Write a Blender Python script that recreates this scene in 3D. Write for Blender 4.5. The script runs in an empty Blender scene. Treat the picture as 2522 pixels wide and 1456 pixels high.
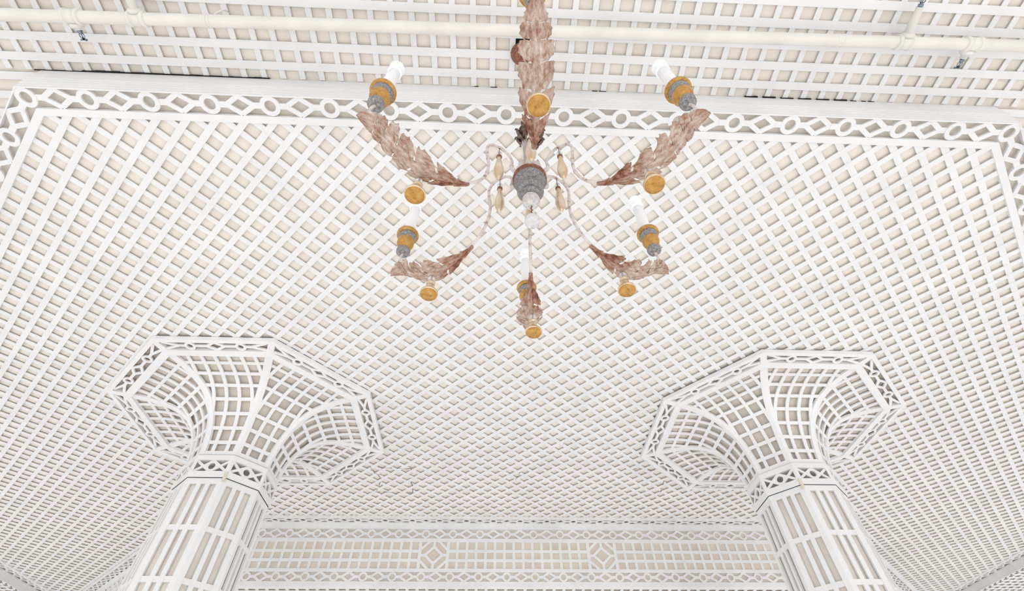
import bpy, math, random
from mathutils import Vector, Matrix
PI = math.pi
S = 3.0            # all layout numbers are in units of the ceiling height above the eye (3 m)
EYE = 1.6
random.seed(7)
scene = bpy.context.scene
COL = scene.collection
def W(p): return Vector((p[0]*S, p[1]*S, EYE+p[2]*S))

# ------------------------------------------------------------------ materials
def new_mat(name):
    m = bpy.data.materials.new(name); m.use_nodes = True
    nt = m.node_tree; b = nt.nodes['Principled BSDF']
    return m, nt, b
def paint(name, col, rough=.6, var=.03, scale=6, bump=.0, bscale=200, metal=0, spec=.3):
    m, nt, b = new_mat(name)
    tc = nt.nodes.new('ShaderNodeTexCoord')
    n = nt.nodes.new('ShaderNodeTexNoise'); n.inputs['Scale'].default_value = scale; n.inputs['Detail'].default_value = 4
    r = nt.nodes.new('ShaderNodeValToRGB')
    c0 = [max(0, c*(1-var*2)) for c in col]; c1 = [min(1, c*(1+var)) for c in col]
    r.color_ramp.elements[0].position = .35; r.color_ramp.elements[0].color = (*c0, 1)
    r.color_ramp.elements[1].position = .6; r.color_ramp.elements[1].color = (*c1, 1)
    nt.links.new(tc.outputs['Object'], n.inputs['Vector']); nt.links.new(n.outputs['Fac'], r.inputs['Fac'])
    nt.links.new(r.outputs['Color'], b.inputs['Base Color'])
    b.inputs['Roughness'].default_value = rough; b.inputs['Metallic'].default_value = metal
    b.inputs['Specular IOR Level'].default_value = spec
    if bump:
        n2 = nt.nodes.new('ShaderNodeTexNoise'); n2.inputs['Scale'].default_value = bscale
        bp = nt.nodes.new('ShaderNodeBump'); bp.inputs['Strength'].default_value = bump; bp.inputs['Distance'].default_value = .004
        nt.links.new(tc.outputs['Object'], n2.inputs['Vector']); nt.links.new(n2.outputs['Fac'], bp.inputs['Height'])
        nt.links.new(bp.outputs['Normal'], b.inputs['Normal'])
    return m
def worn(name, stops, scale, rough=.6, metal=0, stretch=(1, 1, 1), detail=8, bump=.3, grad=None):
    m, nt, b = new_mat(name)
    tc = nt.nodes.new('ShaderNodeTexCoord'); mp = nt.nodes.new('ShaderNodeMapping'); mp.inputs['Scale'].default_value = stretch
    n = nt.nodes.new('ShaderNodeTexNoise'); n.inputs['Scale'].default_value = scale; n.inputs['Detail'].default_value = detail
    n.inputs['Roughness'].default_value = .7
    r = nt.nodes.new('ShaderNodeValToRGB'); cr = r.color_ramp
    while len(cr.elements) < len(stops): cr.elements.new(.5)
    for e, (p, c) in zip(cr.elements, stops): e.position = p; e.color = (*c, 1)
    L = nt.links.new
    L(tc.outputs['Object'], mp.inputs['Vector']); L(mp.outputs['Vector'], n.inputs['Vector'])
    if grad:
        sx = nt.nodes.new('ShaderNodeSeparateXYZ'); mr = nt.nodes.new('ShaderNodeMapRange'); ad = nt.nodes.new('ShaderNodeMath'); ad.operation = 'ADD'
        n3 = nt.nodes.new('ShaderNodeTexNoise'); n3.inputs['Scale'].default_value = 9; n3.inputs['Detail'].default_value = 3
        m3 = nt.nodes.new('ShaderNodeMath'); m3.operation = 'MULTIPLY_ADD'; m3.inputs[1].default_value = .5; m3.inputs[2].default_value = -.25
        mr.inputs['From Min'].default_value, mr.inputs['From Max'].default_value, mr.inputs['To Min'].default_value, mr.inputs['To Max'].default_value = grad
        L(tc.outputs['Object'], sx.inputs[0]); L(sx.outputs['X'], mr.inputs['Value']); L(mr.outputs['Result'], ad.inputs[0]); L(n.outputs['Fac'], ad.inputs[1])
        L(tc.outputs['Object'], n3.inputs['Vector']); L(n3.outputs['Fac'], m3.inputs[0])
        m4 = nt.nodes.new('ShaderNodeMapRange'); m4.inputs['From Min'].default_value = .560; m4.inputs['From Max'].default_value = .592; m4.inputs['To Min'].default_value = 0; m4.inputs['To Max'].default_value = -.22
        L(sx.outputs['X'], m4.inputs['Value']); a5 = nt.nodes.new('ShaderNodeMath'); a5.operation = 'ADD'; L(m4.outputs[0], a5.inputs[0]); L(m3.outputs[0], a5.inputs[1])
        a2 = nt.nodes.new('ShaderNodeMath'); a2.operation = 'ADD'; L(ad.outputs[0], a2.inputs[0]); L(a5.outputs[0], a2.inputs[1]); L(a2.outputs[0], r.inputs['Fac'])
    else: L(n.outputs['Fac'], r.inputs['Fac'])
    L(r.outputs['Color'], b.inputs['Base Color'])
    bp = nt.nodes.new('ShaderNodeBump'); bp.inputs['Strength'].default_value = bump; bp.inputs['Distance'].default_value = .002
    L(n.outputs['Fac'], bp.inputs['Height']); L(bp.outputs['Normal'], b.inputs['Normal'])
    b.inputs['Roughness'].default_value = rough; b.inputs['Metallic'].default_value = metal
    return m
M = {}
M['white'] = paint('white_paint', (.83, .835, .845), .55, .02, 3)
M['column_white'] = paint('fresh_white_paint', (.85, .855, .865), .5, .012, 3)
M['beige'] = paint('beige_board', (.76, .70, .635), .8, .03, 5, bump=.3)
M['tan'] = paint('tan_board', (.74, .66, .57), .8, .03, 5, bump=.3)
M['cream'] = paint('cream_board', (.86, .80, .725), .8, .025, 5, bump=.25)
M['pipe'] = paint('ivory_pipe_paint', (.79, .78, .74), .45, .03, 4)
M['dark'] = paint('dark_gap', (.02, .02, .022), .9, .1, 10)
M['brown_gap'] = paint('brown_crack', (.12, .07, .04), .9, .1, 10)
M['recess_shade'] = paint('recess_shade_taupe', (.50, .43, .37), .85, .04, 5)  # dark tone carries the shade of the deep fretwork recesses
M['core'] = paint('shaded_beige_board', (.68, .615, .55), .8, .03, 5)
M['floor'] = paint('pale_stone', (.72, .715, .71), .6, .05, 1.5)
M['tape'] = paint('masking_tape', (.72, .66, .55), .7, .04, 8)
M['chrome'] = paint('blued_chrome', (.22, .30, .38), .25, .3, 60, metal=1)
M['gold'] = worn('gilded_wood', [(.30, (.30, .12, .02)), (.45, (.52, .27, .06)), (.62, (.62, .36, .10)), (.78, (.80, .60, .34))], 60, .42, .25)
M['goldpale'] = worn('pale_gilding', [(.25, (.50, .30, .15)), (.45, (.74, .56, .36)), (.7, (.9, .82, .70))], 14, .32, .55, bump=.05)
M['grey'] = worn('grey_limed_wood', [(.30, (.11, .10, .11)), (.5, (.28, .27, .28)), (.7, (.50, .49, .50))], 160, .7, bump=.1)
M['ballgrey'] = worn('pale_limed_wood', [(.30, (.42, .40, .39)), (.5, (.66, .64, .63)), (.7, (.82, .81, .80))], 70, .7)
M['rust'] = worn('rusty_iron', [(.3, (.10, .03, .02)), (.5, (.26, .09, .05)), (.72, (.42, .22, .15))], 80, .6)
M['dist'] = worn('distressed_white_iron', [(.30, (.16, .05, .03)), (.38, (.42, .25, .20)), (.46, (.70, .62, .60)), (.75, (.85, .81, .81))], 30, .5)
M['leaf'] = worn('distressed_leaf', [(.25, (.08, .020, .008)), (.38, (.24, .085, .045)), (.48, (.38, .225, .165)), (.60, (.50, .375, .31)), (.80, (.74, .67, .65))], 42, .55, stretch=(1, 2.6, 1), detail=10, grad=(.22, .54, -.09, .085))
M['carved'] = worn('dark_carved_iron', [(.3, (.03, .015, .012)), (.5, (.12, .065, .05)), (.75, (.45, .33, .28))], 70, .6)
M['sleeve'] = paint('candle_white', (.93, .94, .97), .4, .01, 4)
def bulb_mat():
    m, nt, b = new_mat('frosted_bulb'); b.inputs['Base Color'].default_value = (.93, .94, .97, 1)
    b.inputs['Roughness'].default_value = .25
    b.inputs['Emission Color'].default_value = (.9, .93, 1, 1); b.inputs['Emission Strength'].default_value = .1
    return m
M['bulb'] = bulb_mat()
def glass_mat():
    m, nt, b = new_mat('clear_crystal'); b.inputs['Base Color'].default_value = (.97, .98, 1, 1)
    b.inputs['Roughness'].default_value = .04; b.inputs['IOR'].default_value = 1.45; b.inputs['Transmission Weight'].default_value = .72
    return m
M['glass'] = glass_mat()

# ------------------------------------------------------------------ mesh helper (layout units)
class MB:
    def __init__(s): s.v = []; s.f = []; s.sm = []
    def add(s, vs, fs, smooth=False):
        o = len(s.v); s.v += [tuple(v) for v in vs]; s.f += [tuple(i+o for i in f) for f in fs]; s.sm += [smooth]*len(fs)
    def hexa(s, a, b):          # bottom loop a, top loop b (n points each)
        n = len(a)
        s.add(list(a)+list(b), [tuple(range(n))[::-1], tuple(range(n, 2*n))]+[(i, (i+1) % n, n+(i+1) % n, n+i) for i in range(n)])
    def prism(s, poly, z0, z1): s.hexa([(x, y, z0) for x, y in poly], [(x, y, z1) for x, y in poly])
    def lathe(s, prof, n=24, c=(0, 0, 0), axis='z', smooth=True):
        vs = []; fs = []
        for r, z in prof:
            for k in range(n):
                a = 2*PI*k/n; x, y = r*math.cos(a), r*math.sin(a)
                if axis == 'z': vs.append((c[0]+x, c[1]+y, c[2]+z))
                elif axis == 'x': vs.append((c[0]+z, c[1]+x, c[2]+y))
                else: vs.append((c[0]+y, c[1]+z, c[2]+x))
        m = len(prof)
        for j in range(m-1):
            for k in range(n):
                k2 = (k+1) % n; fs.append((j*n+k, j*n+k2, (j+1)*n+k2, (j+1)*n+k))
        fs.append(tuple(range(n))[::-1]); fs.append(tuple((m-1)*n+k for k in range(n)))
        s.add(vs, fs, smooth)
    def tube(s, pts, rad, n=10):
        pts = [Vector(p) for p in pts]; vs = []; fs = []; up = None
        for i, p in enumerate(pts):
            t = (pts[min(i+1, len(pts)-1)]-pts[max(i-1, 0)]).normalized()
            if up is None: up = t.cross(Vector((0, 1, 0)) if abs(t.y) < .9 else Vector((1, 0, 0))).normalized()
            up = (up-t*up.dot(t)).normalized(); sd = t.cross(up)
            r = rad[i] if isinstance(rad, (list, tuple)) else rad
            for k in range(n):
                a = 2*PI*k/n; vs.append(p+up*(r*math.cos(a))+sd*(r*math.sin(a)))
        for j in range(len(pts)-1):
            for k in range(n):
                k2 = (k+1) % n; fs.append((j*n+k, j*n+k2, (j+1)*n+k2, (j+1)*n+k))
        fs.append(tuple(range(n))[::-1]); fs.append(tuple((len(pts)-1)*n+k for k in range(n)))
        s.add(vs, fs, True)
    def build(s, name, mat, parent=None, origin=None, world=True):
        # world=True: coordinates are layout units in the place; otherwise local to the parent
        me = bpy.data.meshes.new(name)
        if world:
            o3 = W(origin) if origin is not None else Vector((0, 0, 0))
            vs = [W(v)-o3 for v in s.v]
        else: vs = [Vector(v)*S for v in s.v]
        me.from_pydata(vs, [], s.f); me.materials.append(mat)
        me.polygons.foreach_set('use_smooth', s.sm)
        import bmesh
        bm = bmesh.new(); bm.from_mesh(me); bmesh.ops.recalc_face_normals(bm, faces=bm.faces); bm.to_mesh(me); bm.free()
        ob = bpy.data.objects.new(name, me); COL.objects.link(ob)
        if parent is not None: ob.parent = parent
        elif world and origin is not None: ob.location = o3
        return ob
class Frame:      # local frame on a plane: o + u*a + v*b + n*c
    def __init__(s, o, u, v, n): s.o, s.u, s.v, s.n = Vector(o), Vector(u), Vector(v), Vector(n)
    def P(s, a, b, c): return s.o+s.u*a+s.v*b+s.n*c
    def poly(s, mb, pts, c0, c1): mb.hexa([s.P(a, b, c0) for a, b in pts], [s.P(a, b, c1) for a, b in pts])
    def box(s, mb, a0, a1, b0, b1, c0, c1): s.poly(mb, [(a0, b0), (a1, b0), (a1, b1), (a0, b1)], c0, c1)
    cnt = 0
    def bar(s, mb, p, q, w, c0, c1, ext=0):
        Frame.cnt += 1; j = .000107+(Frame.cnt % 13)*.0000973; c0 += j; c1 += j
        p, q = Vector(p), Vector(q); d = (q-p).normalized(); nn = Vector((-d.y, d.x))*w/2; p = p-d*ext; q = q+d*ext
        s.poly(mb, [tuple(p+nn), tuple(q+nn), tuple(q-nn), tuple(p-nn)], c0, c1)
    def ring(s, mb, a, b, R, r, c0, c1, n=28):
        vs = []; fs = []
        for k in range(n):
            t = 2*PI*k/n; cs, sn = math.cos(t), math.sin(t)
            for rr, cc in ((R, c0), (R, c1), (r, c1), (r, c0)): vs.append(s.P(a+rr*cs, b+rr*sn, cc))
        for k in range(n):
            k2 = (k+1) % n
            for j in range(4): fs.append((4*k+j, 4*k+(j+1) % 4, 4*k2+(j+1) % 4, 4*k2+j))
        mb.add(vs, fs)
    def chain(s, mb, rings, b, h, R, r, w, c0, c1, dl, bw, ends=(False, False), lo=None, hi=None):
        rings = sorted(rings)
        for a in rings: s.ring(mb, a, b, R, r, c0, c1)
        def diamond(m):
            for sx in (-1, 1):
                for sy in (-1, 1): s.bar(mb, (m+sx*dl, b), (m, b+sy*h), w, c0, c1, .0005)
        for a0, a1 in zip(rings, rings[1:]):
            m = (a0+a1)/2; diamond(m)
            s.bar(mb, (a0+(R+r)/2, b), (m-dl, b), bw, c0, c1)
            s.bar(mb, (m+dl, b), (a1-(R+r)/2, b), bw, c0, c1)
        for flag, a, sg, lim in ((ends[0], rings[0], -1, lo), (ends[1], rings[-1], 1, hi)):
            if flag:      # a fork reaching into the panel corner
                k = a+sg*(R+.015 if abs(lim) == .15 else R+.009); s.bar(mb, (a+sg*(R+r)/2, b), (k, b), bw, c0, c1)
                for sy in (-1, 1): s.bar(mb, (k, b), (lim, b+sy*h*.98), w, c0, c1, .001)
def tag(o, label, cat, group=None, kind=None):
    if label: o['label'] = label
    if cat: o['category'] = cat
    if group: o['group'] = group
    if kind: o['kind'] = kind
    return o
def empty(name, p, label, cat, group=None):
    o = bpy.data.objects.new(name, None); COL.objects.link(o); o.location = W(p); o.empty_display_size = .1
    return tag(o, label, cat, group, 'thing')
def structure(o): o['kind'] = 'structure'; return o

# ------------------------------------------------------------------ polygon tools
def offset(poly, d):     # outward for a counter-clockwise polygon
    n = len(poly); out = []
    for i in range(n):
        p0, p1, p2 = Vector(poly[i-1]), Vector(poly[i]), Vector(poly[(i+1) % n])
        e0, e1 = (p1-p0).normalized(), (p2-p1).normalized()
        n0, n1 = Vector((e0.y, -e0.x)), Vector((e1.y, -e1.x))
        m = (n0+n1).normalized(); out.append(tuple(p1+m*(d/max(.2, m.dot(n0)))))
    return out
def clip(poly, p, d):    # intervals of the line p+t*d inside poly
    ts = []; n = len(poly)
    for i in range(n):
        a, b = Vector(poly[i]), Vector(poly[(i+1) % n]); e = b-a
        den = d.x*e.y-d.y*e.x
        if abs(den) < 1e-9: continue
        w = a-p; t = (w.x*e.y-w.y*e.x)/den; u = (w.x*d.y-w.y*d.x)/den
        if 0 <= u < 1: ts.append(t)
    ts.sort(); return list(zip(ts[::2], ts[1::2]))
def strips(mb, poly, ang, c0, pitch, w, z0, z1, jit=.0006, ext=0):
    d = Vector((math.cos(ang), math.sin(ang))); nn = Vector((-d.y, d.x))
    vals = [Vector(p).dot(nn) for p in poly]
    k0 = math.ceil((min(vals)-c0)/pitch); k1 = math.floor((max(vals)-c0)/pitch)
    for k in range(k0, k1+1):
        p = nn*(c0+k*pitch+random.uniform(-jit, jit))
        for a, b in clip(poly, p, d):
            if b-a < .004: continue
            a -= ext; b += ext
            q = [p+d*a+nn*w/2, p+d*b+nn*w/2, p+d*b-nn*w/2, p+d*a-nn*w/2]
            mb.prism([tuple(x) for x in q], z0, z1)

# ------------------------------------------------------------------ the main ceiling
#            near edge            right near diag   right side        right far diag   far edge          left ...
POLY = [(-.930, .402), (1.078, .402), (2.740, 2.064), (2.740, 3.300), (1.620, 2.180), (-1.344, 2.180), (-2.445, 3.281), (-2.445, 1.917)]
KIND = ['near', 'near', 'side', 'far', 'far', 'far', 'side', 'near']
NV = len(POLY)
T1, T2 = .015, .057          # border strip and fretwork band
def ceiling():
    mb = MB(); mb.prism(offset(POLY, .010), 1.0072, 1.020)
    A_, B_ = offset(POLY, .010), offset(POLY, .056)
    for i in range(len(POLY)):
        j = (i+1) % len(POLY); mb.prism([A_[i], A_[j], B_[j], B_[i]], 1.0130, 1.020)
    c = structure(mb.build('ceiling', M['cream']))
    lat = MB()
    P = offset(POLY, .006)
    strips(lat, P, -PI/4, -.4815/math.sqrt(2), .0592/math.sqrt(2), .0141, 1.0, 1.0019)
    strips(lat, P, PI/4, (1.441)/math.sqrt(2), .0592/math.sqrt(2), .0141, 1.0019, 1.0038)
    lat.build('diagonal_lattice', M['white'], c)
    # access hatch cuts and cracks across the lattice
    F = Frame((0, 0, 1), (1, 0, 0), (0, 1, 0), (0, 0, 1)); ck = MB()
    def crack(p, q, w=.0013, n=9):
        pts = [Vector(p).lerp(Vector(q), i/n)+Vector((random.uniform(-1, 1), random.uniform(-1, 1)))*.0035 for i in range(n+1)]
        for i, (a, b) in enumerate(zip(pts, pts[1:])):
            if random.random() < .62: F.bar(ck, a, b, w*random.uniform(.6, 1.7), -.0006, .0002)
    crack((-.474, 1.754), (-.440, 1.850)); crack((-.440, 1.850), (-.478, 1.953)); crack((-.474, 1.754), (-.315, 1.766)); crack((-.315, 1.766), (-.328, 1.96)); crack((-.478, 1.953), (-.328, 1.96))
    crack((.564, 1.748), (.698, 1.761)); crack((.698, 1.761), (.720, 1.931)); crack((.10, 1.86), (.12, 1.76), .0007)
    tag(ck.build('crack', M['brown_gap'], c), 'dark jagged crack', None)
    return c
CEIL = ceiling()
def seg(d0, d1, i):
    a, b = offset(POLY, d0), offset(POLY, d1); j = (i+1) % NV
    return [a[i], a[j], b[j], b[i]]
RING = dict(h=.0180, R=.0202, r=.0113, w=.0098, dl=.0275, bw=.0118)
def edge_rings(i):
    cl = offset(POLY, (T1+T2)/2); a, b = Vector(cl[i]), Vector(cl[(i+1) % NV]); L = (b-a).length
    return a, b, L, max(2, round(L/.1228))
trim_no = 0
for i in range(NV):
    kind = KIND[i]; trim_no += 1
    a, b, L, n = edge_rings(i); u = (b-a)/L; nv = Vector((u.y, -u.x))
    t = MB(); t.prism(seg(0, T1, i), .9985, 1.0075)
    root = structure(t.build('trim_%d' % trim_no, M['white']))
    F = Frame((a.x, a.y, 1), (u.x, u.y, 0), (nv.x, nv.y, 0), (0, 0, 1))
    fr = MB()
    F.chain(fr, [L*k/n for k in range(n)], 0, RING['h'], RING['R'], RING['r'], RING['w'], -.0005, .0035, RING['dl'], RING['bw'])
    m = L*(n-.5)/n; R_ = RING
    for sx in (-1, 1):
        for sy in (-1, 1): F.bar(fr, (m+sx*R_['dl'], 0), (m, sy*R_['h']), R_['w'], -.0005, .0035, .0005)
    F.bar(fr, (L*(n-1)/n+.0157, 0), (m-R_['dl'], 0), R_['bw'], -.0005, .0035); F.bar(fr, (m+R_['dl'], 0), (L-.0157, 0), R_['bw'], -.0005, .0035)
    fr.build('ring_and_diamond_fretwork', M['white'], root)
    mo = MB()
    if kind == 'near':
        for d, z0, z1 in ((.0575, .9985, 1.009), (.0592, 1.009, 1.018), (.0608, 1.018, 1.027), (.0622, 1.027, 1.034), (.0640, 1.034, 1.081)):
            mo.prism(seg(.055, d, i), z0, z1+.0003)
        mo.prism(seg(.055, .062, i), 1.07, 1.118)
    elif kind == 'far':
        for d, z0, z1 in ((.0500, .994, 1.0), (.0530, .989, .9945), (.0560, .983, .9895), (.0585, .9747, .9835)):
            mo.prism(seg(d, .075, i), z0, z1)
        mo.prism(seg(.064, .075, i), .975, 1.118)
    else:
        for d, z0, z1 in ((.0560, .992, 1.0), (.0585, .985, .9925), (.0610, .978, .9855), (.0625, .962, .9785)):
            mo.prism(seg(d, .075, i), z0, z1)
        mo.prism(seg(.064, .075, i), .964, 1.118)
    mo.build('stepped_moulding', M['white'], root)

# ------------------------------------------------------------------ raised near ceiling
near_in = offset(POLY, .060)
near_poly = [(-3.2, -2.6), (3.4, -2.6), (3.4, 2.08), near_in[2], near_in[1], near_in[0], near_in[7], (-3.2, 1.93)]  # stretch behind the camera is lengthened to keep sun off the chandelier
mb = MB(); mb.prism(near_poly, 1.0872, 1.094)
# a missing board behind the chandelier canopy is a small dark opening
nc = structure(mb.build('ceiling', M['cream'])); nc.name = 'ceiling_near'
mb = MB(); strips(mb, near_poly, 0, .1935+.0393*0, .0393, .0158, 1.080, 1.0820)
strips(mb, [(-3.2, -2.6), (3.4, -2.6), (3.4, .337), (-3.2, .337)], PI/2, .4985, .0372*1.08, .0117, 1.0820, 1.0840)
mb.build('square_lattice', M['white'], nc)
mb = MB()
F = Frame((0, 0, 1.08), (1, 0, 0), (0, 1, 0), (0, 0, 1))
def gap(x0, x1, y, w):
    x = x0
    while x < x1:
        e = min(x1, x+random.uniform(.02, .05)); F.box(mb, x, e+.0005, y-w*random.uniform(.5, 1), y+.001, -.0001, .0035); x = e
for x0, x1, w in ((-.97, -.8725, .0008), (-.8725, -.72, .0030), (-.72, -.488, .0020)): gap(x0, x1, .3375, w)
for k in range(6):
    x = .5305+k*.0402; gap(x+.006, x+.034, .3375, .0022)
for x in (.775, .80, .815, -.055, .20, .215, -.02): gap(x, x+random.uniform(.006, .015), .3375, .0006)
mb.build('gap', M['dark'], nc)
mb = MB(); F.box(mb, .0290, .0620, .2360, .2850, .0060, .0071); mb.build('opening', M['dark'], nc)

# ------------------------------------------------------------------ far entablature and soffits
P65 = offset(POLY, .0665)
SQ = .0425
def frieze(i, name, panels=()):
    j = (i+1) % NV; a, b = Vector(P65[i]), Vector(P65[j]); L = (b-a).length; u = (b-a)/L; inn = Vector((-u.y, u.x))
    F = Frame((a.x, a.y, 0), (u.x, u.y, 0), (0, 0, 1), (inn.x, inn.y, 0))
    bk = MB(); F.box(bk, -.01, L+.01, .7486, .985, -.012, -.005)
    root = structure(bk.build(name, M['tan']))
    tr = MB()
    for z0, z1 in ((.9205, .936), (.797, .811), (.7486, .7605)): F.box(tr, 0, L, z0, z1, -.005, .0012)
    F.box(tr, 0, L, .742, .7486, -.012, .0012)
    tr.build('moulding', M['white'], root)
    db = MB()
    for z0, z1 in ((.936, .976), (.7605, .797)): F.box(db, 0, L, z0, z1, -.0055, -.0047)
    db.build('backing_board', M['recess_shade'] if False else M['core'], root)
    n = max(2, round(L/.1228)); p = L/n
    for zc in (.9555, .7788):
        fr = MB(); F.chain(fr, [p*(k+.5) for k in range(n)], zc, .0185, .0192, .0110, .0095, -.005, 0, .0275, .0112, ends=(True, True), lo=0, hi=L)
        fr.build('ring_and_diamond_fretwork', M['white'], root)
    g = MB(); cuts = []
    for x0, x1 in panels: cuts.append((x0, x1))
    spans = []; s0 = 0
    for x0, x1 in cuts: spans.append((s0, x0)); s0 = x1
    spans.append((s0, L))
    for s0, s1 in spans:
        m = max(1, round((s1-s0)/SQ))
        for k in range(m+1):
            x = s0+(s1-s0)*k/m; F.box(g, max(0, x-.0059), min(L, x+.0059), .811, .9205, -.005, -.0012)
        for z in (.8445, .8825): F.box(g, s0, s1, z-.0062, z+.0062, -.0045, 0)
    g.build('square_lattice', M['white'], root)
    for x0, x1 in cuts:
        d = MB(); c = (x0+x1)/2; z = .8657; hx = (x1-x0)/2; hz = .0548; k = .62
        for x in (x0, x1): F.box(d, x-.007, x+.007, .811, .9205, -.005, .0008)
        for sx in (-1, 1):
            for sz in (-1, 1):
                F.bar(d, (c+sx*hx*k, z), (c, z+sz*hz*k), .0112, -.005, 0, .003)
                F.bar(d, (c+sx*hx*.95, z+sz*hz*.42), (c+sx*hx*.42, z+sz*hz*.95), .0112, -.005, 0, .008)
            F.bar(d, (c+sx*hx*k, z), (c+sx*hx, z), .0112, -.005, 0)
        for sz in (-1, 1): F.bar(d, (c, z+sz*hz*k), (c, z+sz*hz), .0112, -.005, 0)
        d.build('diamond_panel', M['white'], root)
    return root
fa = P65[4][0]     # far edge runs from right to left
frieze(4, 'wall_back', panels=((fa-.5602, fa-.4397), (fa+.1812, fa+.3036)))
frieze(3, 'wall_right'); frieze(5, 'wall_left')
# soffit behind the far entablature
sof = [P65[6], P65[5], P65[4], P65[3], (P65[3][0], 4.2), (P65[6][0], 4.2)]
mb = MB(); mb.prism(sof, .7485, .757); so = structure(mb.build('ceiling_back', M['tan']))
mb = MB(); strips(mb, sof, 0, .012, .0417, .0150, .7400, .7440); strips(mb, sof, PI/2, .01, .0417, .0125, .7440, .7480)
mb.build('square_lattice', M['white'], so)
# soffits outside the two side edges
for nm, x0, x1 in (('ceiling_left', -5.0, -2.512), ('ceiling_right', 2.807, 5.4)):
    r = [(x0, .9), (x1, .9), (x1, 4.2), (x0, 4.2)]
    mb = MB(); mb.prism(r, .9695, .976); so = structure(mb.build(nm, M['cream']))
    mb = MB(); strips(mb, r, 0, .012, .0417, .0150, .9620, .9640); strips(mb, r, PI/2, -x0 if nm == 'ceiling_right' else -x1, .0417, .0125, .9640, .9660)
    mb.build('square_lattice', M['white'], so)
mb = MB(); mb.prism([(-5.0, -2.65), (5.4, -2.65), (5.4, 4.3), (-5.0, 4.3)], 1.118, 1.16); o = structure(mb.build('light_block_slab', M['beige']))  # unseen slab added against sky leaks; its near overhang holds off the sun
mb = MB(); mb.prism([(-12, -10), (12, -10), (12, 10), (-12, 10)], -EYE/S-.05, -EYE/S); structure(mb.build('floor', M['floor']))

# ------------------------------------------------------------------ columns
TAN = math.tan(PI/8)
PROF = [(.356, .9885), (.330, .9895), (.300, .9890), (.270, .9855), (.240, .9790), (.2126, .9680), (.188, .9510), (.168, .9290), (.152, .9020), (.140, .8720), (.132, .8420), (.127, .8130), (.125, .7900)]
def prof_at():       # dense arc-length table
    pts = [Vector(p) for p in PROF]; out = []; s = 0
    def cr(p0, p1, p2, p3, t): return .5*((2*p1)+(p2-p0)*t+(2*p0-5*p1+4*p2-p3)*t*t+(3*p1-p0-3*p2+p3)*t**3)
    last = None
    for i in range(len(pts)-1):
        p0, p1, p2, p3 = pts[max(0, i-1)], pts[i], pts[i+1], pts[min(len(pts)-1, i+2)]
        for k in range(8):
            q = cr(p0, p1, p2, p3, k/8)
            if last is not None: s += (q-last).length
            out.append((s, q.x, q.y)); last = q
    q = pts[-1]; s += (q-last).length; out.append((s, q.x, q.y)); return out
PT = prof_at(); PL = PT[-1][0]
def pf(s):
    s = min(max(s, 0), PL)
    for (s0, a0, z0), (s1, a1, z1) in zip(PT, PT[1:]):
        if s <= s1:
            t = (s-s0)/max(1e-9, s1-s0); a, z = a0+(a1-a0)*t, z0+(z1-z0)*t
            da, dz = a1-a0, z1-z0; l = math.hypot(da, dz)
            return a, z, -dz/l, da/l      # outward/downward normal
    return PT[-1][1], PT[-1][2], 1, 0
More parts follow.
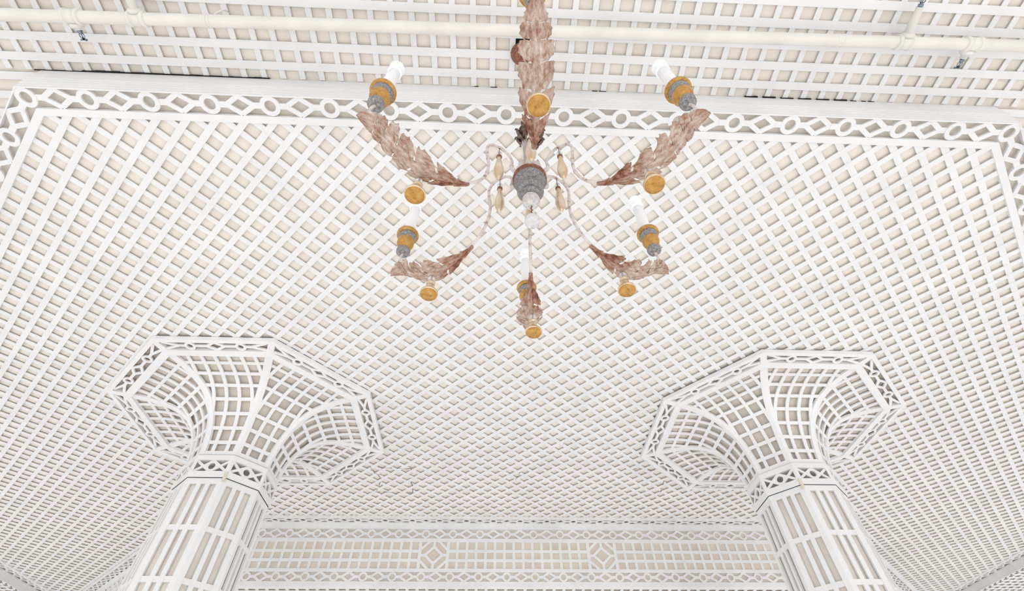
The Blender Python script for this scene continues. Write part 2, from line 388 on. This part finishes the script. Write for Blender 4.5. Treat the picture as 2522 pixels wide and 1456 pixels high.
def column(cx, cy, label):
    base = (cx, cy, -EYE/S)
    root = empty('column', base, label, 'column', 'white octagonal lattice columns')
    def bd(mb, name, mat, par=root): 
        me = mb.build(name, mat, None, origin=base); me.location = (0, 0, 0); me.parent = par
        return me
    def octa(r_ap, k=0): 
        R = r_ap/math.cos(PI/8); return [(cx+R*math.cos(PI/8+PI/4*q), cy+R*math.sin(PI/8+PI/4*q)) for q in range(8)]
    zb = -EYE/S
    # shaft core and base
    mb = MB(); mb.prism(octa(.1155), zb, .73); shaft = bd(mb, 'shaft', M['beige'])
    mb = MB(); mb.prism(octa(.0960), .73, .79); bd(mb, 'neck_core', M['recess_shade'])  # shade of the neck recess is put into the core colour
    mb = MB(); mb.prism(octa(.150), zb, zb+.09); mb.prism(octa(.140), zb+.09, zb+.11); bd(mb, 'base', M['white'])
    # flared core
    mb = MB(); vs = []; fs = []
    N = 26
    for k in range(N+1):
        a, z, na, nz = pf(PL*k/N); a -= na*.013; z = min(z-nz*.013, .9970-.0001*k)
        vs += [(x, y, z) for x, y in octa(max(a, .05))]
    for k in range(N):
        for q in range(8): fs.append((k*8+q, k*8+(q+1) % 8, (k+1)*8+(q+1) % 8, (k+1)*8+q))
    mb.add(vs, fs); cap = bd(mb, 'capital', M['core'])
    # rim around the capital, hanging just under the ceiling
    mb = MB(); mb.prism(octa(.4160), .9975, .9990); bd(mb, 'rim_shade_board', M['recess_shade'])  # dark board stands in for the shaded void above the rim fretwork
    def ringprism(mb, a0, a1, z0, z1):
        A, B = octa(a0), octa(a1)
        for q in range(8):
            p = (q+1) % 8; mb.prism([A[q], A[p], B[p], B[q]], z0, z1)
    rim = MB(); ringprism(rim, .4040, .4170, .9860, .9990); ringprism(rim, .3530, .3720, .9850, .9985); ringprism(rim, .3500, .3535, .9835, .992)
    A, B = octa(.354), octa(.416)
    for q in range(8):
        d = Vector(B[q])-Vector(A[q]); d.normalize(); nn = Vector((-d.y, d.x))*.0095
        a, b = Vector(A[q]), Vector(B[q])
        rim.prism([tuple(a+nn), tuple(b-d*.012+nn), tuple(b-d*.002), tuple(b-d*.012-nn), tuple(a-nn)], .9865, .9985)
    bd(rim, 'rim', M['column_white'])
    neck = MB()
    for a, z0, z1 in ((.1300, .775, .7905), (.1300, .722, .7395), (.1270, .7395, .775)):
        if a == .1270:
            for q in range(8):
                p = octa(.1295)[q]; c = Vector((cx, cy)); d = (Vector(p)-c).normalized(); nn = Vector((-d.y, d.x))*.0075
                e = Vector(p); neck.prism([tuple(e+nn-d*.004), tuple(e-d*.0005), tuple(e-nn-d*.004), tuple(e-d*.012)], z0, z1)
        else: neck.prism(octa(a), z0, z1)
    nk = bd(neck, 'neck_band', M['column_white'])
    jt = .0015 if cx < 0 else .0006
    sh = MB(); sh.prism(octa(.1262), .722-jt, .722); bd(sh, 'neck_joint', M['dark'], nk)
    sh = MB(); sh.prism(octa(.1292), .7905, .7905+jt*.7); bd(sh, 'neck_joint', M['dark'], nk)
    # the eight sides
    for q in range(8):
        ang = -PI/2+q*PI/4; n = Vector((math.cos(ang), math.sin(ang), 0)); u = Vector((-n.y, n.x, 0))
        c = Vector((cx, cy, 0))
        # shaft lattice
        F = Frame(c, u, (0, 0, 1), n); hw = .1250*TAN; mb = MB()
        F.poly(mb, [(-hw, zb+.09), (-hw+.0145, zb+.09), (-hw+.0145, .7205), (-hw, .7205)], .1175, .1250)
        F.poly(mb, [(hw-.0145, zb+.09), (hw, zb+.09), (hw, .7205), (hw-.0145, .7205)], .1175, .1250)
        for x in (-.0123, .0123): F.box(mb, x-.0060, x+.0060, zb+.09, .704, .1175, .1240)
        F.box(mb, -hw, hw, .704, .7205, .1175, .1249)
        z = .583
        while z > zb+.13: F.box(mb, -hw, hw, z-.0066, z+.0066, .1160, .1232); z -= .1262
        F.box(mb, -hw, hw, zb+.09, zb+.125, .1175, .1245)
        bd(mb, 'shaft_lattice', M['column_white'], shaft)
        # neck fretwork: a ring between two crosses
        mb = MB(); zc = .7572; h = .0165; F.ring(mb, 0, zc, .0178, .0098, .1215, .1262)
        for sx in (-1, 1):
            for sy in (-1, 1): F.bar(mb, (sx*.0120, zc+sy*.0085), (sx*.0470, zc-sy*h), .0072, .1215, .1258)
        bd(mb, 'neck_fretwork', M['column_white'], nk)
        # capital rim fretwork
        G = Frame(c+Vector((0, 0, 0)), u, n, (0, 0, 1)); mb = MB()
        G.chain(mb, [-.0730, .0730], .388, .0155, .0158, .0085, .0078, .9875, .9925, .0260, .0085, ends=(True, True), lo=-.1500, hi=.1500)
        bd(mb, 'rim_fretwork', M['column_white'])
        # flare lattice of the capital
        def patch(mb, s0, s1, ua, ub, t0, t1, m=None):
            m = m or max(1, int((s1-s0)/.012)); lo = []; hi = []
            for k in range(m+1):
                s = s0+(s1-s0)*k/m; a, z, na, nz = pf(s)
                for t, L in ((t0, lo), (t1, hi)):
                    aa, zz = a+na*t, z+nz*t
                    x0, x1 = (ua(s, a) if callable(ua) else ua), (ub(s, a) if callable(ub) else ub)
                    L.append((c+n*aa+u*x0+Vector((0, 0, zz)), c+n*aa+u*x1+Vector((0, 0, zz))))
            for k in range(m):
                (A0, A1), (B0, B1) = lo[k], lo[k+1]; (C0, C1), (D0, D1) = hi[k], hi[k+1]
                mb.add([A0, A1, B1, B0, C0, C1, D1, D0], [(0, 1, 2, 3), (4, 5, 6, 7), (0, 1, 5, 4), (3, 2, 6, 7), (0, 3, 7, 4), (1, 2, 6, 5)])
        mb = MB(); PV = .0395; rb = .0125
        for kx in range(-5, 5):
            x = (kx+.5)*PV; s0 = .006; s1 = PL
            while s1 > s0 and pf(s1)[0]*TAN-rb*.5 < abs(x): s1 -= .004
            if s1-s0 > .01: patch(mb, s0, s1, x-.0053, x+.0053, -.004, 0)
        nr = 8; dr = PL/nr
        for k in range(1, nr): patch(mb, k*dr-.0053, k*dr+.0053, lambda s, a: -a*TAN+.003, lambda s, a: a*TAN-.003, -.005, -.0012, 2)
        patch(mb, 0, .008, lambda s, a: -a*TAN, lambda s, a: a*TAN, -.005, .0002, 1)
        patch(mb, PL-.016, PL, lambda s, a: -a*TAN, lambda s, a: a*TAN, -.005, .0004, 2)
        bd(mb, 'capital_lattice', M['column_white'], cap)
        mb = MB()
        # rib over the edge shared with the next side
        ang2 = ang+PI/4; n2 = Vector((math.cos(ang2), math.sin(ang2), 0)); u2 = Vector((-n2.y, n2.x, 0))
        m = 30; L = []
        for k in range(m+1):
            a, z, na, nz = pf(PL*k/m); wr = rb
            row = []
            for t in (.0012, -.006):
                aa = a+na*t; zz = Vector((0, 0, z+nz*t))
                row += [c+n*aa+u*(aa*TAN-wr)+zz, c+n*aa+u*(aa*TAN)+zz, c+n2*aa-u2*(aa*TAN-wr)+zz]
            L.append(row)
        for k in range(m):
            A, B = L[k], L[k+1]
            mb.add(A+B, [(0, 1, 7, 6), (1, 2, 8, 7), (3, 4, 10, 9), (4, 5, 11, 10), (0, 6, 9, 3), (2, 8, 11, 5)]+([(0, 1, 4, 3), (1, 2, 5, 4)] if k == 0 else [])+([(6, 7, 10, 9), (7, 8, 11, 10)] if k == m-1 else []))
        bd(mb, 'capital_rib', M['column_white'], cap)
    # scrap of tape on the neck by the front ridge
    sg = 1 if cx < 0 else -1
    a = Vector((cx+sg*.1305*TAN, cy-.1305)); mb = MB()
    F = Frame((a.x, a.y, 0), (1, 0, 0), (0, 0, 1), (0, -1, 0)); F.box(mb, -.0045, .0035, .708, .737, -.004, .0008)
    bd(mb, 'tape', M['tape'], nk)['label'] = 'strip of tan tape'
    return root
column(-.817, 1.459, 'white octagonal lattice column with flared capital, the left one of two')
column(.987, 1.466, 'white octagonal lattice column with flared capital, the right one of two')

# ------------------------------------------------------------------ sprinkler pipe
px0, px1 = (-1.25, .2330, 1.05), (1.35, .2065, 1.05)
root = empty('sprinkler_pipe', (0, .2198, 1.05), 'ivory painted sprinkler pipe crossing under the square lattice above the chandelier', 'pipe')
PO = Vector((0, .2198, 1.05))
def pbuild(mb, name, mat, par=root):
    o = mb.build(name, mat, None, origin=tuple(PO)); o.location = (0, 0, 0); o.parent = par; return o
def ppos(x): t = (x-px0[0])/(px1[0]-px0[0]); return Vector(px0).lerp(Vector(px1), t)
mb = MB(); mb.tube([ppos(-1.25+2.6*k/30) for k in range(31)], .0113, 20); pbuild(mb, 'pipe', M['pipe'])
def coupling(x, L=.016, R=.0142):
    mb = MB(); d = (Vector(px1)-Vector(px0)).normalized(); p = ppos(x)
    mb.tube([p-d*L, p-d*(L-.002), p-d*(L-.006), p-d*(L-.007), p+d*(L-.007), p+d*(L-.006), p+d*(L-.002), p+d*L],
            [R*.92, R*1.05, R*1.05, R*.93, R*.93, R*1.05, R*1.05, R*.92], 20); return pbuild(mb, 'pipe_fitting', M['pipe'])
def head(p, sg, par):
    mb = MB()
    # threaded body, frame arms, deflector
    mb.lathe([(.0042, 0), (.0046, .002), (.0046, .0045), (.0030, .005), (.0030, .007)], 6, (p.x, p.y, p.z), 'y', False) if sg > 0 else mb.lathe([(.0042, 0), (.0046, -.002), (.0046, -.0045), (.0030, -.005), (.0030, -.007)], 6, (p.x, p.y, p.z), 'y', False)
    for s in (-1, 1): mb.tube([p+Vector((s*.003, sg*.006, 0)), p+Vector((s*.0046, sg*.010, 0)), p+Vector((s*.0035, sg*.014, 0)), p+Vector((s*.0008, sg*.0165, 0))], .0009, 6)
    mb.tube([p+Vector((0, sg*.006, 0)), p+Vector((0, sg*.0165, 0))], .0011, 6)
    mb.lathe([(.0018, 0), (.0060, sg*.0003), (.0062, sg*.0012), (.0018, sg*.0016)], 12, (p.x, p.y+sg*.0165, p.z), 'y', False)
    mb.tube([p+Vector((0, sg*.0178, .002)), p+Vector((0, sg*.0205, .0065)), p+Vector((0, sg*.019, .008))], .0013, 6)
    o = pbuild(mb, 'sprinkler_head', M['chrome'], par); o['label'] = 'blue-grey metal sprinkler head'; return o
def tee(x, sg, L, hx=0):
    f = coupling(x); p = ppos(x); mb = MB()
    q = p+Vector((0, sg*.010, 0)); e = p+Vector((hx, sg*L, 0))
    mb.tube([q, p+Vector((0, sg*.018, 0)), p+Vector((0, sg*.0182, 0)), e.lerp(q, .35), e.lerp(q, .34), e], [.0120, .0115, .0080, .0078, .0066, .0060], 16)
    pbuild(mb, 'pipe_branch', M['pipe'], f); head(e, sg, f)
tee(-.8135, 1, .022, .0); tee(-.692, -1, .060, 0); tee(.802, -1, .062, -.004); tee(.941, 1, .026, .0)
coupling(.672, .010, .0118); coupling(-.56, .006, .0122)
mb = MB(); p = ppos(-.545)
mb.tube([p+Vector((-.012, -.004, .0)), p+Vector((.0, -.012, .012)), p+Vector((.010, -.016, .020)), p+Vector((.014, -.012, .028))], .0017, 6); pbuild(mb, 'hanger', M['pipe'])
for x in (.21, -.86, 1.2):
    mb = MB(); p = ppos(x); mb.tube([p+Vector((0, 0, .011)), p+Vector((0, 0, .031))], .0016, 6); pbuild(mb, 'hanger_rod', M['pipe'])

# ------------------------------------------------------------------ chandelier
CX, CY = .0377, .268
ch = empty('chandelier', (CX, CY, .5), 'six-armed chandelier with rusty acanthus leaves, white candle sleeves and gilded drops', 'chandelier')
ch.rotation_euler = (-.0011, .0073, 0)
def loc(mb, name, mat, par=ch): return mb.build(name, mat, par, world=False)
def zz(z): return z-.5
# canopy, rod, stem
mb = MB(); mb.lathe([(.004, 0), (.010, .002), (.0165, .008), (.0200, .016), (.0215, .019), (.0215, .0215)], 28, (0, 0, zz(1.0580)))
loc(mb, 'canopy', M['rust'])
mb = MB(); mb.tube([(0, 0, zz(.66)), (0, 0, zz(.8)), (0, 0, zz(.95)), (0, 0, zz(1.06))], .0016, 8)
loc(mb, 'hanging_rod', M['rust'])
mb = MB(); mb.lathe([(.0090, 0), (.0080, .004), (.0072, .02), (.0074, .05), (.0085, .078), (.0070, .082)], 24, (0, 0, zz(.548)))
loc(mb, 'glass_stem', M['glass'])
mb = MB(); mb.lathe([(.0022, 0), (.0022, .12)], 10, (0, 0, zz(.54))); loc(mb, 'stem_rod', M['rust'])
# carved ornament: eight curled dark leaves
orn = MB(); OX = .0045
orn.lathe([(.0030, 0), (.0060, .003), (.0082, .010), (.0118, .020), (.0152, .030), (.0166, .038), (.0158, .044), (.0146, .040), (.0120, .028), (.0080, .018), (.0030, .014)], 28, (OX, 0, zz(.6240)))
for k in range(10):
    a = k*PI/5+.3; pts = []; rad = []
    for t in range(13):
        s_ = t/12; r = .0065+.0120*math.sin(s_*PI*.60); z = .624+.047*s_
        if s_ > .8: r += .004*(s_-.8)/.2; z -= .012*((s_-.8)/.2)**2
        pts.append((OX+r*math.cos(a), r*math.sin(a), zz(z))); rad.append(.0008+.0019*math.sin(PI*min(1, s_*1.0))**.8)
    orn.tube(pts, rad, 6)
    for q, (zc, rr) in enumerate(((.640, .0115), (.650, .0148), (.659, .0168))):     # carved volutes between the ridges
        a2 = a+PI/10; c0 = Vector((OX+rr*math.cos(a2), rr*math.sin(a2), zz(zc))); tv = Vector((-math.sin(a2), math.cos(a2), 0)); w_ = .0011+.0006*q
        orn.tube([c0+tv*(w_*(1.6-.12*j)*math.cos(j*.8))+Vector((0, 0, w_*(1.6-.12*j)*math.sin(j*.8))) for j in range(11)], .0006, 5)
orn.lathe([(.0030, 0), (.0065, .004), (.0078, .010), (.0055, .016), (.0030, .020)], 16, (OX, 0, zz(.668)))
loc(orn, 'carved_ornament', M['carved'])
# hub
mb = MB(); mb.lathe([(.0150, -.004), (.0192, -.0035), (.0203, -.001), (.0203, .0025), (.0185, .004), (.010, .0045)], 40, (0, 0, zz(.5235))); hub = loc(mb, 'hub', M['rust'])
mb = MB()
for k in range(8):     # crown of pointed petals above the rim
    a = k*PI/4; vs = []
    for s, w in ((0, .0072), (.35, .0065), (.7, .0045), (1, .0008)):
        r = .0165-.004*s+.003*s*s; z = .527+.030*s
        for sg in (-1, 1): vs.append(((r*math.cos(a)-sg*w*math.sin(a)), (r*math.sin(a)+sg*w*math.cos(a)), zz(z)))
    vs2 = [(x*.92, y*.92, z) for x, y, z in vs]
    for q in range(3):
        i = 2*q; mb.add([vs[i], vs[i+1], vs[i+3], vs[i+2], vs2[i], vs2[i+1], vs2[i+3], vs2[i+2]], [(0, 1, 2, 3), (4, 5, 6, 7), (0, 1, 5, 4), (1, 2, 6, 5), (2, 3, 7, 6), (3, 0, 4, 7)])
mb.lathe([(.0192, 0), (.0188, .006), (.0160, .012), (.010, .016), (.004, .03)], 32, (0, 0, zz(.5265)))
loc(mb, 'petal_crown', M['dist'], hub)
mb = MB()
for k in range(48):    # beaded edge under the rim
    a = 2*PI*k/48; mb.lathe([(.0003, -.0012), (.0011, -.0005), (.0011, .0005), (.0003, .0012)], 6, (.0183*math.cos(a), .0183*math.sin(a), zz(.5190)))
mb.lathe([(.0120, 0), (.0128, .0020), (.0150, .0050), (.0170, .0075), (.0187, .0090), (.0187, .0105)], 40, (0, 0, zz(.5085)))
mb.lathe([(.0120, 0), (.0142, .0012), (.0154, .0040), (.0152, .0068), (.0128, .0092), (.0122, .0112), (.0137, .0124), (.0137, .0140), (.0122, .0150), (.0118, .0185)], 40, (0, 0, zz(.4910)))
loc(mb, 'turned_cup', M['grey'], hub)
mb = MB(); mb.lathe([(.0085, 0), (.0112, .0008), (.0120, .0030), (.0116, .0050), (.0105, .0058), (.0105, .0085)], 32, (0, 0, zz(.4835))); loc(mb, 'turned_disc', M['grey'], hub)
mb = MB(); mb.lathe([(.0004, -.0100)]+[(.0100*math.sin(PI*k/14), -.0100*math.cos(PI*k/14)) for k in range(1, 14)]+[(.0004, .0100)], 28, (0, 0, zz(.4745)))
loc(mb, 'turned_ball', M['ballgrey'], hub)
mb = MB(); mb.tube([(.0012*math.cos(t*.7), 0, zz(.4625-.0025*t/3)+.0012*math.sin(t*.7)) for t in range(22)], .0005, 6)
mb.tube([(0, 0, zz(.4650)), (0, 0, zz(.4400))], .0004, 6); loc(mb, 'hook', M['rust'], hub)
mb = MB(); n = 10
prof = [(.0012, .0088), (.0052, .0070), (.0078, .0036), (.0087, 0), (.0078, -.0036), (.0052, -.0070), (.0012, -.0088)]
vs = []; fs = []
for j, (r, z) in enumerate(prof):
    for k in range(n): a = 2*PI*(k+.5*(j % 2))/n; vs.append((r*math.cos(a), r*math.sin(a), zz(.4325)+z))
for j in range(len(prof)-1):
    for k in range(n):
        k2 = (k+1) % n; A, B, C, D = j*n+k, j*n+k2, (j+1)*n+k2, (j+1)*n+k
        fs += ([(A, B, D), (B, C, D)] if j % 2 == 0 else [(A, B, C), (A, C, D)])
fs += [tuple(range(n)), tuple((len(prof)-1)*n+k for k in range(n))]
mb.add(vs, fs); loc(mb, 'crystal_ball', M['glass'], hub)

# one arm, drawn in the plane x = distance from the axis
ARM = [(.016, .527), (.0215, .5275), (.0250, .5305), (.0248, .538), (.0240, .548), (.027, .558), (.0335, .566), (.042, .5685), (.051, .566), (.0568, .5575), (.0583, .546), (.0570, .532),
       (.0553, .518), (.0547, .504), (.0556, .489), (.0592, .473), (.066, .457), (.0745, .4465), (.085, .440), (.097, .4345), (.112, .4305), (.128, .4305), (.148, .4410), (.166, .4575), (.178, .4705), (.1862, .4800), (.1895, .4880), (.1895, .4970), (.1872, .5080)]
def smooth(pts, m=5):
    out = []; v = [Vector(p) for p in pts]
    for i in range(len(v)-1):
        p0, p1, p2, p3 = v[max(0, i-1)], v[i], v[i+1], v[min(len(v)-1, i+2)]
        for k in range(m):
            t = k/m; out.append(.5*((2*p1)+(p2-p0)*t+(2*p0-5*p1+4*p2-p3)*t*t+(3*p1-p0-3*p2+p3)*t**3))
    out.append(v[-1]); return out
ARMS = smooth(ARM)
def arm_mesh():
    mb = MB(); rad = []
    for i, p in enumerate(ARMS):
        t = i/len(ARMS); rad.append(.0018+(.0010*math.exp(-((t-.04)/.03)**2))-(.0002 if t > .62 else 0))
    mb.tube([(p.x, 0, p.y-.5) for p in ARMS], rad, 10)
    for i in (13, 58, 70):      # binding collars
        p, q = ARMS[i], ARMS[i+1]; mb.tube([(p.x, 0, p.y-.5), (q.x, 0, q.y-.5)], .0023, 10)
    return mb
def leaf_mesh():
    mid = smooth([(.0760, .4435), (.0825, .4385), (.0915, .4340), (.1050, .4285), (.1200, .4255), (.1340, .4285), (.1480, .4365), (.1620, .4490), (.1740, .4610), (.1840, .4690), (.1925, .4720), (.1985, .4700)], 8)
    cum = [0]
    for a, b in zip(mid, mid[1:]): cum.append(cum[-1]+(b-a).length)
    L = cum[-1]
    def at(s):
        s = min(max(s, 0), 1)*L
        for i in range(len(cum)-1):
            if s <= cum[i+1]:
                t = (s-cum[i])/(cum[i+1]-cum[i]); p = mid[i].lerp(mid[i+1], t); d = (mid[i+1]-mid[i]).normalized(); return p, d
        return mid[-1], (mid[-1]-mid[-2]).normalized()
    env = [(0, .0022), (.06, .0030), (.12, .0066), (.22, .0140), (.34, .0175), (.5, .0185), (.66, .0182), (.78, .0160), (.87, .0115), (.93, .0070), (.97, .0042), (1, .0006)]
    def E(s):
        for (a, x), (b, y) in zip(env, env[1:]):
            if s <= b: return x+(y-x)*(s-a)/(b-a)
        return env[-1][1]
    lob = [.10, .25, .41, .57, .71, .82, .90]
    def Wd(s, side):
        e = E(s)
        if s < lob[0] or s > lob[-1]: return e
        for k, (a, b) in enumerate(zip(lob, lob[1:])):
            if a <= s < b:
                t = (s-a)/(b-a); deep = (.66, .56, .50, .52, .60, .66)[k]
                base = deep+(1-deep)*min(1, t*2.3)**.75
                if t > .93: base *= 1-(t-.93)/.07*.15
                saw = 1-.13*((t*3.0+.15*side) % 1.0)*0-.10*abs(math.sin(t*3*PI+side*.4))
                return e*base*saw*(1.06 if side > 0 and k in (1, 3) else 1)
        return e
    ns, nu = 300, 8
    vs = []; fs = []
    th = .0006
    for layer in (0, 1):
        for i in range(ns+1):
            s = i/ns
            for side in (-1, 1):
                w = Wd(s, side)
                for j in range(nu+1):
                    u = j/nu; lat = w*u
                    f = lat/.0185                                   # sweep forward with the distance from the midrib
                    ss = s+.075*f**1.3*(1-.5*s)
                    p, d = at(ss) if ss <= 1 else (at(1)[0]+at(1)[1]*(ss-1)*L, at(1)[1])
                    nrm = Vector((d.y, -d.x))                       # below the arm
                    wav = .0011*math.sin(s*34+side)*f+.0006*math.cos(u*9+s*60)*f
                    lift = -.0085*f*f+wav+(.0009*math.exp(-(lat/.0016)**2))+.0006*math.sin(s*L*900)*f*(1-f)
                    q = p+nrm*(.0020+lift+(th if layer else -th)*.5)
                    y = side*lat*(1-.10*f)
                    vs.append((q.x, y, q.y-.5))
    def slit(i):
        s = i/ns
        for k, (a, b) in enumerate(zip(lob, lob[1:])):
            if 0 < k and a <= s < a+(b-a)*.085: return True
        return False
    row = 2*(nu+1); lay = (ns+1)*row
    for i in range(ns):
        for sd in (0, 1):
            for j in range(nu):
                if slit(i) and 3 <= j <= 6: continue
                a = i*row+sd*(nu+1)+j
                fs.append((a, a+1, a+row+1, a+row)); fs.append((a+lay, a+row+lay, a+row+1+lay, a+1+lay))
            a = i*row+sd*(nu+1)+nu; fs.append((a, a+lay, a+row+lay, a+row))
    mb = MB(); mb.add(vs, fs, True)
    for sg in (-1, 1):        # raised side veins
        for s0 in (.16, .32, .48, .62, .75):
            pts = []
            for k in range(6):
                u = k/5; lat = E(s0)*.72*u; f = lat/.0185; ss = s0-.05+.11*u; p, d = at(ss); nrm = Vector((d.y, -d.x))
                q = p+nrm*(.0026-.0085*f*f); pts.append((q.x, sg*lat*(1-.1*f), q.y-.5))
            mb.tube(pts, [.0006, .0006, .0005, .0005, .0004, .0002], 5)
    return mb
def arm_proto():
    arm = loc(arm_mesh(), 'arm', M['dist'])
    parts = []
    lf = loc(leaf_mesh(), 'acanthus_leaf', M['leaf'], arm); lf['label'] = 'rusty acanthus leaf'
    mb = MB(); z0 = .5056-.5; cx = .1875
    mb.lathe([(.0040, 0), (.0060, .0002), (.0086, .0035), (.0090, .0080), (.0070, .0115), (.0060, .0125)], 24, (cx, 0, z0))
    cup = loc(mb, 'candle_cup', M['grey'], arm)
    mb = MB(); mb.lathe([(.0055, .0120), (.0062, .0150), (.0098, .0190), (.0112, .0240), (.0110, .0285), (.0098, .0310)], 24, (cx, 0, z0))
    mb.lathe([(.0118, .0405), (.0142, .0412), (.0147, .0430), (.0145, .0455), (.0128, .0465), (.0060, .0465)], 28, (cx, 0, z0))
    b = loc(mb, 'gilded_bobeche', M['gold'], arm)
    mb = MB(); mb.lathe([(.0098, .0300), (.0108, .0325), (.0120, .0375), (.0119, .0410)], 24, (cx, 0, z0)); loc(mb, 'grey_collar', M['grey'], arm)
    mb = MB(); mb.lathe([(.0073, .0450), (.0073, .1120), (.0066, .1135)], 24, (cx, 0, z0)); loc(mb, 'candle_sleeve', M['sleeve'], arm)
    mb = MB(); mb.lathe([(.0068, .1100), (.0086, .1120), (.0088, .1165), (.0084, .1180)]+[(.0096*math.sin(t), .1300-.0096*math.cos(t)) for t in [PI*k/14 for k in range(5, 14)]]+[(.0004, .1396)], 24, (cx, 0, z0))
    loc(mb, 'light_bulb', M['bulb'], arm)
    # inner gilded teardrop hanging from the hump
    mb = MB(); x = .0417; zt = .4855-.5
    mb.lathe([(.0003, 0), (.0030, .0055), (.0052, .0125), (.0061, .0200), (.0057, .0265), (.0042, .0360), (.0030, .0450), (.0025, .0520), (.0027, .0545)], 20, (x, 0, zt))
    dr = loc(mb, 'gilded_drop', M['goldpale'], arm)
    mb = MB(); mb.lathe([(.0030, .0545), (.0034, .0550), (.0034, .0570), (.0028, .0580)], 16, (x, 0, zt)); loc(mb, 'drop_ring', M['rust'], arm)
    mb = MB(); mb.lathe([(.0012, .0580), (.0031, .0600), (.0035, .0630), (.0031, .0660), (.0012, .0680)], 12, (x, 0, zt)); loc(mb, 'crystal_bead', M['glass'], arm)
    mb = MB(); mb.tube([(x, 0, zt+.0560), (x, 0, zt+.0830)], .0005, 6); loc(mb, 'hanging_pin', M['rust'], arm)
    # bell under the leaf, its own frame so each can sit where it hangs
    def bell(mb, name, mat): o = loc(mb, name, mat, arm); o['bell'] = 1; return o
    x = .125; zb = .3917-.5
    mb = MB(); mb.lathe([(.0030, -.0006), (.0088, -.0006), (.0090, .0002)], 28, (x, 0, zb)); bell(mb, 'bell_base', M['gold'])
    mb = MB(); mb.lathe([(.0088, .0002), (.0094, .0003), (.0099, .0014), (.0097, .0030), (.0070, .0055), (.0052, .0085), (.0045, .0120), (.0047, .0142), (.0036, .0150), (.0033, .0158), (.0048, .0170), (.0049, .0190), (.0036, .0205), (.0020, .0212)], 28, (x, 0, zb))
    bell(mb, 'gilded_bell', M['goldpale'])
    mb = MB(); mb.lathe([(.0012, .0212), (.0033, .0224), (.0041, .0255), (.0033, .0286), (.0012, .0298)], 12, (x, 0, zb)); bell(mb, 'crystal_bead', M['glass'])
    mb = MB(); mb.tube([(x, 0, zb+.0205), (x, 0, zb+.0395)], .0005, 6); bell(mb, 'hanging_pin', M['rust'])
    return arm
proto = arm_proto()
bells = [(.1325, .15), (.1233, -.33), (.1176, 1.38), (.1236, -1.24), (.1286, -.37), (.1219, -4.1)]
for k in range(6):
    if k == 0: a = proto; kids = list(proto.children)
    else:
        a = proto.copy(); COL.objects.link(a); a.parent = ch; kids = []
        for c in proto_kids:
            d = c.copy(); COL.objects.link(d); d.parent = a; kids.append(d)
    if k == 0: proto_kids = kids
    a.rotation_euler = (0, 0, -1.6157+k*PI/3)
for k, a in enumerate([o for o in ch.children if o.name.split('.')[0] == 'arm']):
    r, dphi = bells[k]; phi = math.radians(dphi)
    for c in a.children:
        if 'bell' in c.keys():
            c.location = ((r*math.cos(phi)-.125)*S, r*math.sin(phi)*S, 0); del c['bell']

# ------------------------------------------------------------------ light
w = bpy.data.worlds.new('world'); scene.world = w; w.use_nodes = True
nt = w.node_tree; bg = nt.nodes['Background']; bg.inputs['Color'].default_value = (.95, .965, .98, 1); bg.inputs['Strength'].default_value = .6
sun = bpy.data.lights.new('sun', 'SUN'); sun.energy = 7.2; sun.angle = .01; sun.color = (1.0, .987, .972)
so_ = bpy.data.objects.new('sun', sun); COL.objects.link(so_); so_.location = (2, -12, 9); so_.rotation_euler = Vector((-.12, .96, -.257)).to_track_quat('-Z', 'Y').to_euler()
def area(name, p, tgt, sx, sy, power, col):
    l = bpy.data.lights.new(name, 'AREA'); l.shape = 'RECTANGLE'; l.size = sx; l.size_y = sy; l.energy = power; l.color = col
    o = bpy.data.objects.new(name, l); COL.objects.link(o); o.location = p
    o.rotation_euler = (Vector(tgt)-Vector(p)).to_track_quat('-Z', 'Y').to_euler(); return o

# ------------------------------------------------------------------ camera
cam = bpy.data.cameras.new('camera'); co = bpy.data.objects.new('camera', cam); COL.objects.link(co)
yaw, pit, roll = .05369486, .86139154, -.01758968
f = Vector((math.sin(yaw)*math.cos(pit), math.cos(yaw)*math.cos(pit), math.sin(pit))); r = Vector((math.cos(yaw), -math.sin(yaw), 0)); u = r.cross(f)
r2 = r*math.cos(roll)+u*math.sin(roll); u2 = -r*math.sin(roll)+u*math.cos(roll)
m = Matrix((r2, u2, -f)).transposed().to_4x4(); m.translation = Vector((0, 0, EYE)); co.matrix_world = m
cam.sensor_width = 36; cam.lens = .94313147*18; cam.clip_start = .02; cam.clip_end = 200
scene.camera = co
vs = scene.view_settings; vs.view_transform = 'Standard'; vs.look = 'None'; vs.gamma = 1; vs.use_curve_mapping = False; vs.exposure = .50
scene.cycles.max_bounces = 10; scene.cycles.diffuse_bounces = 6
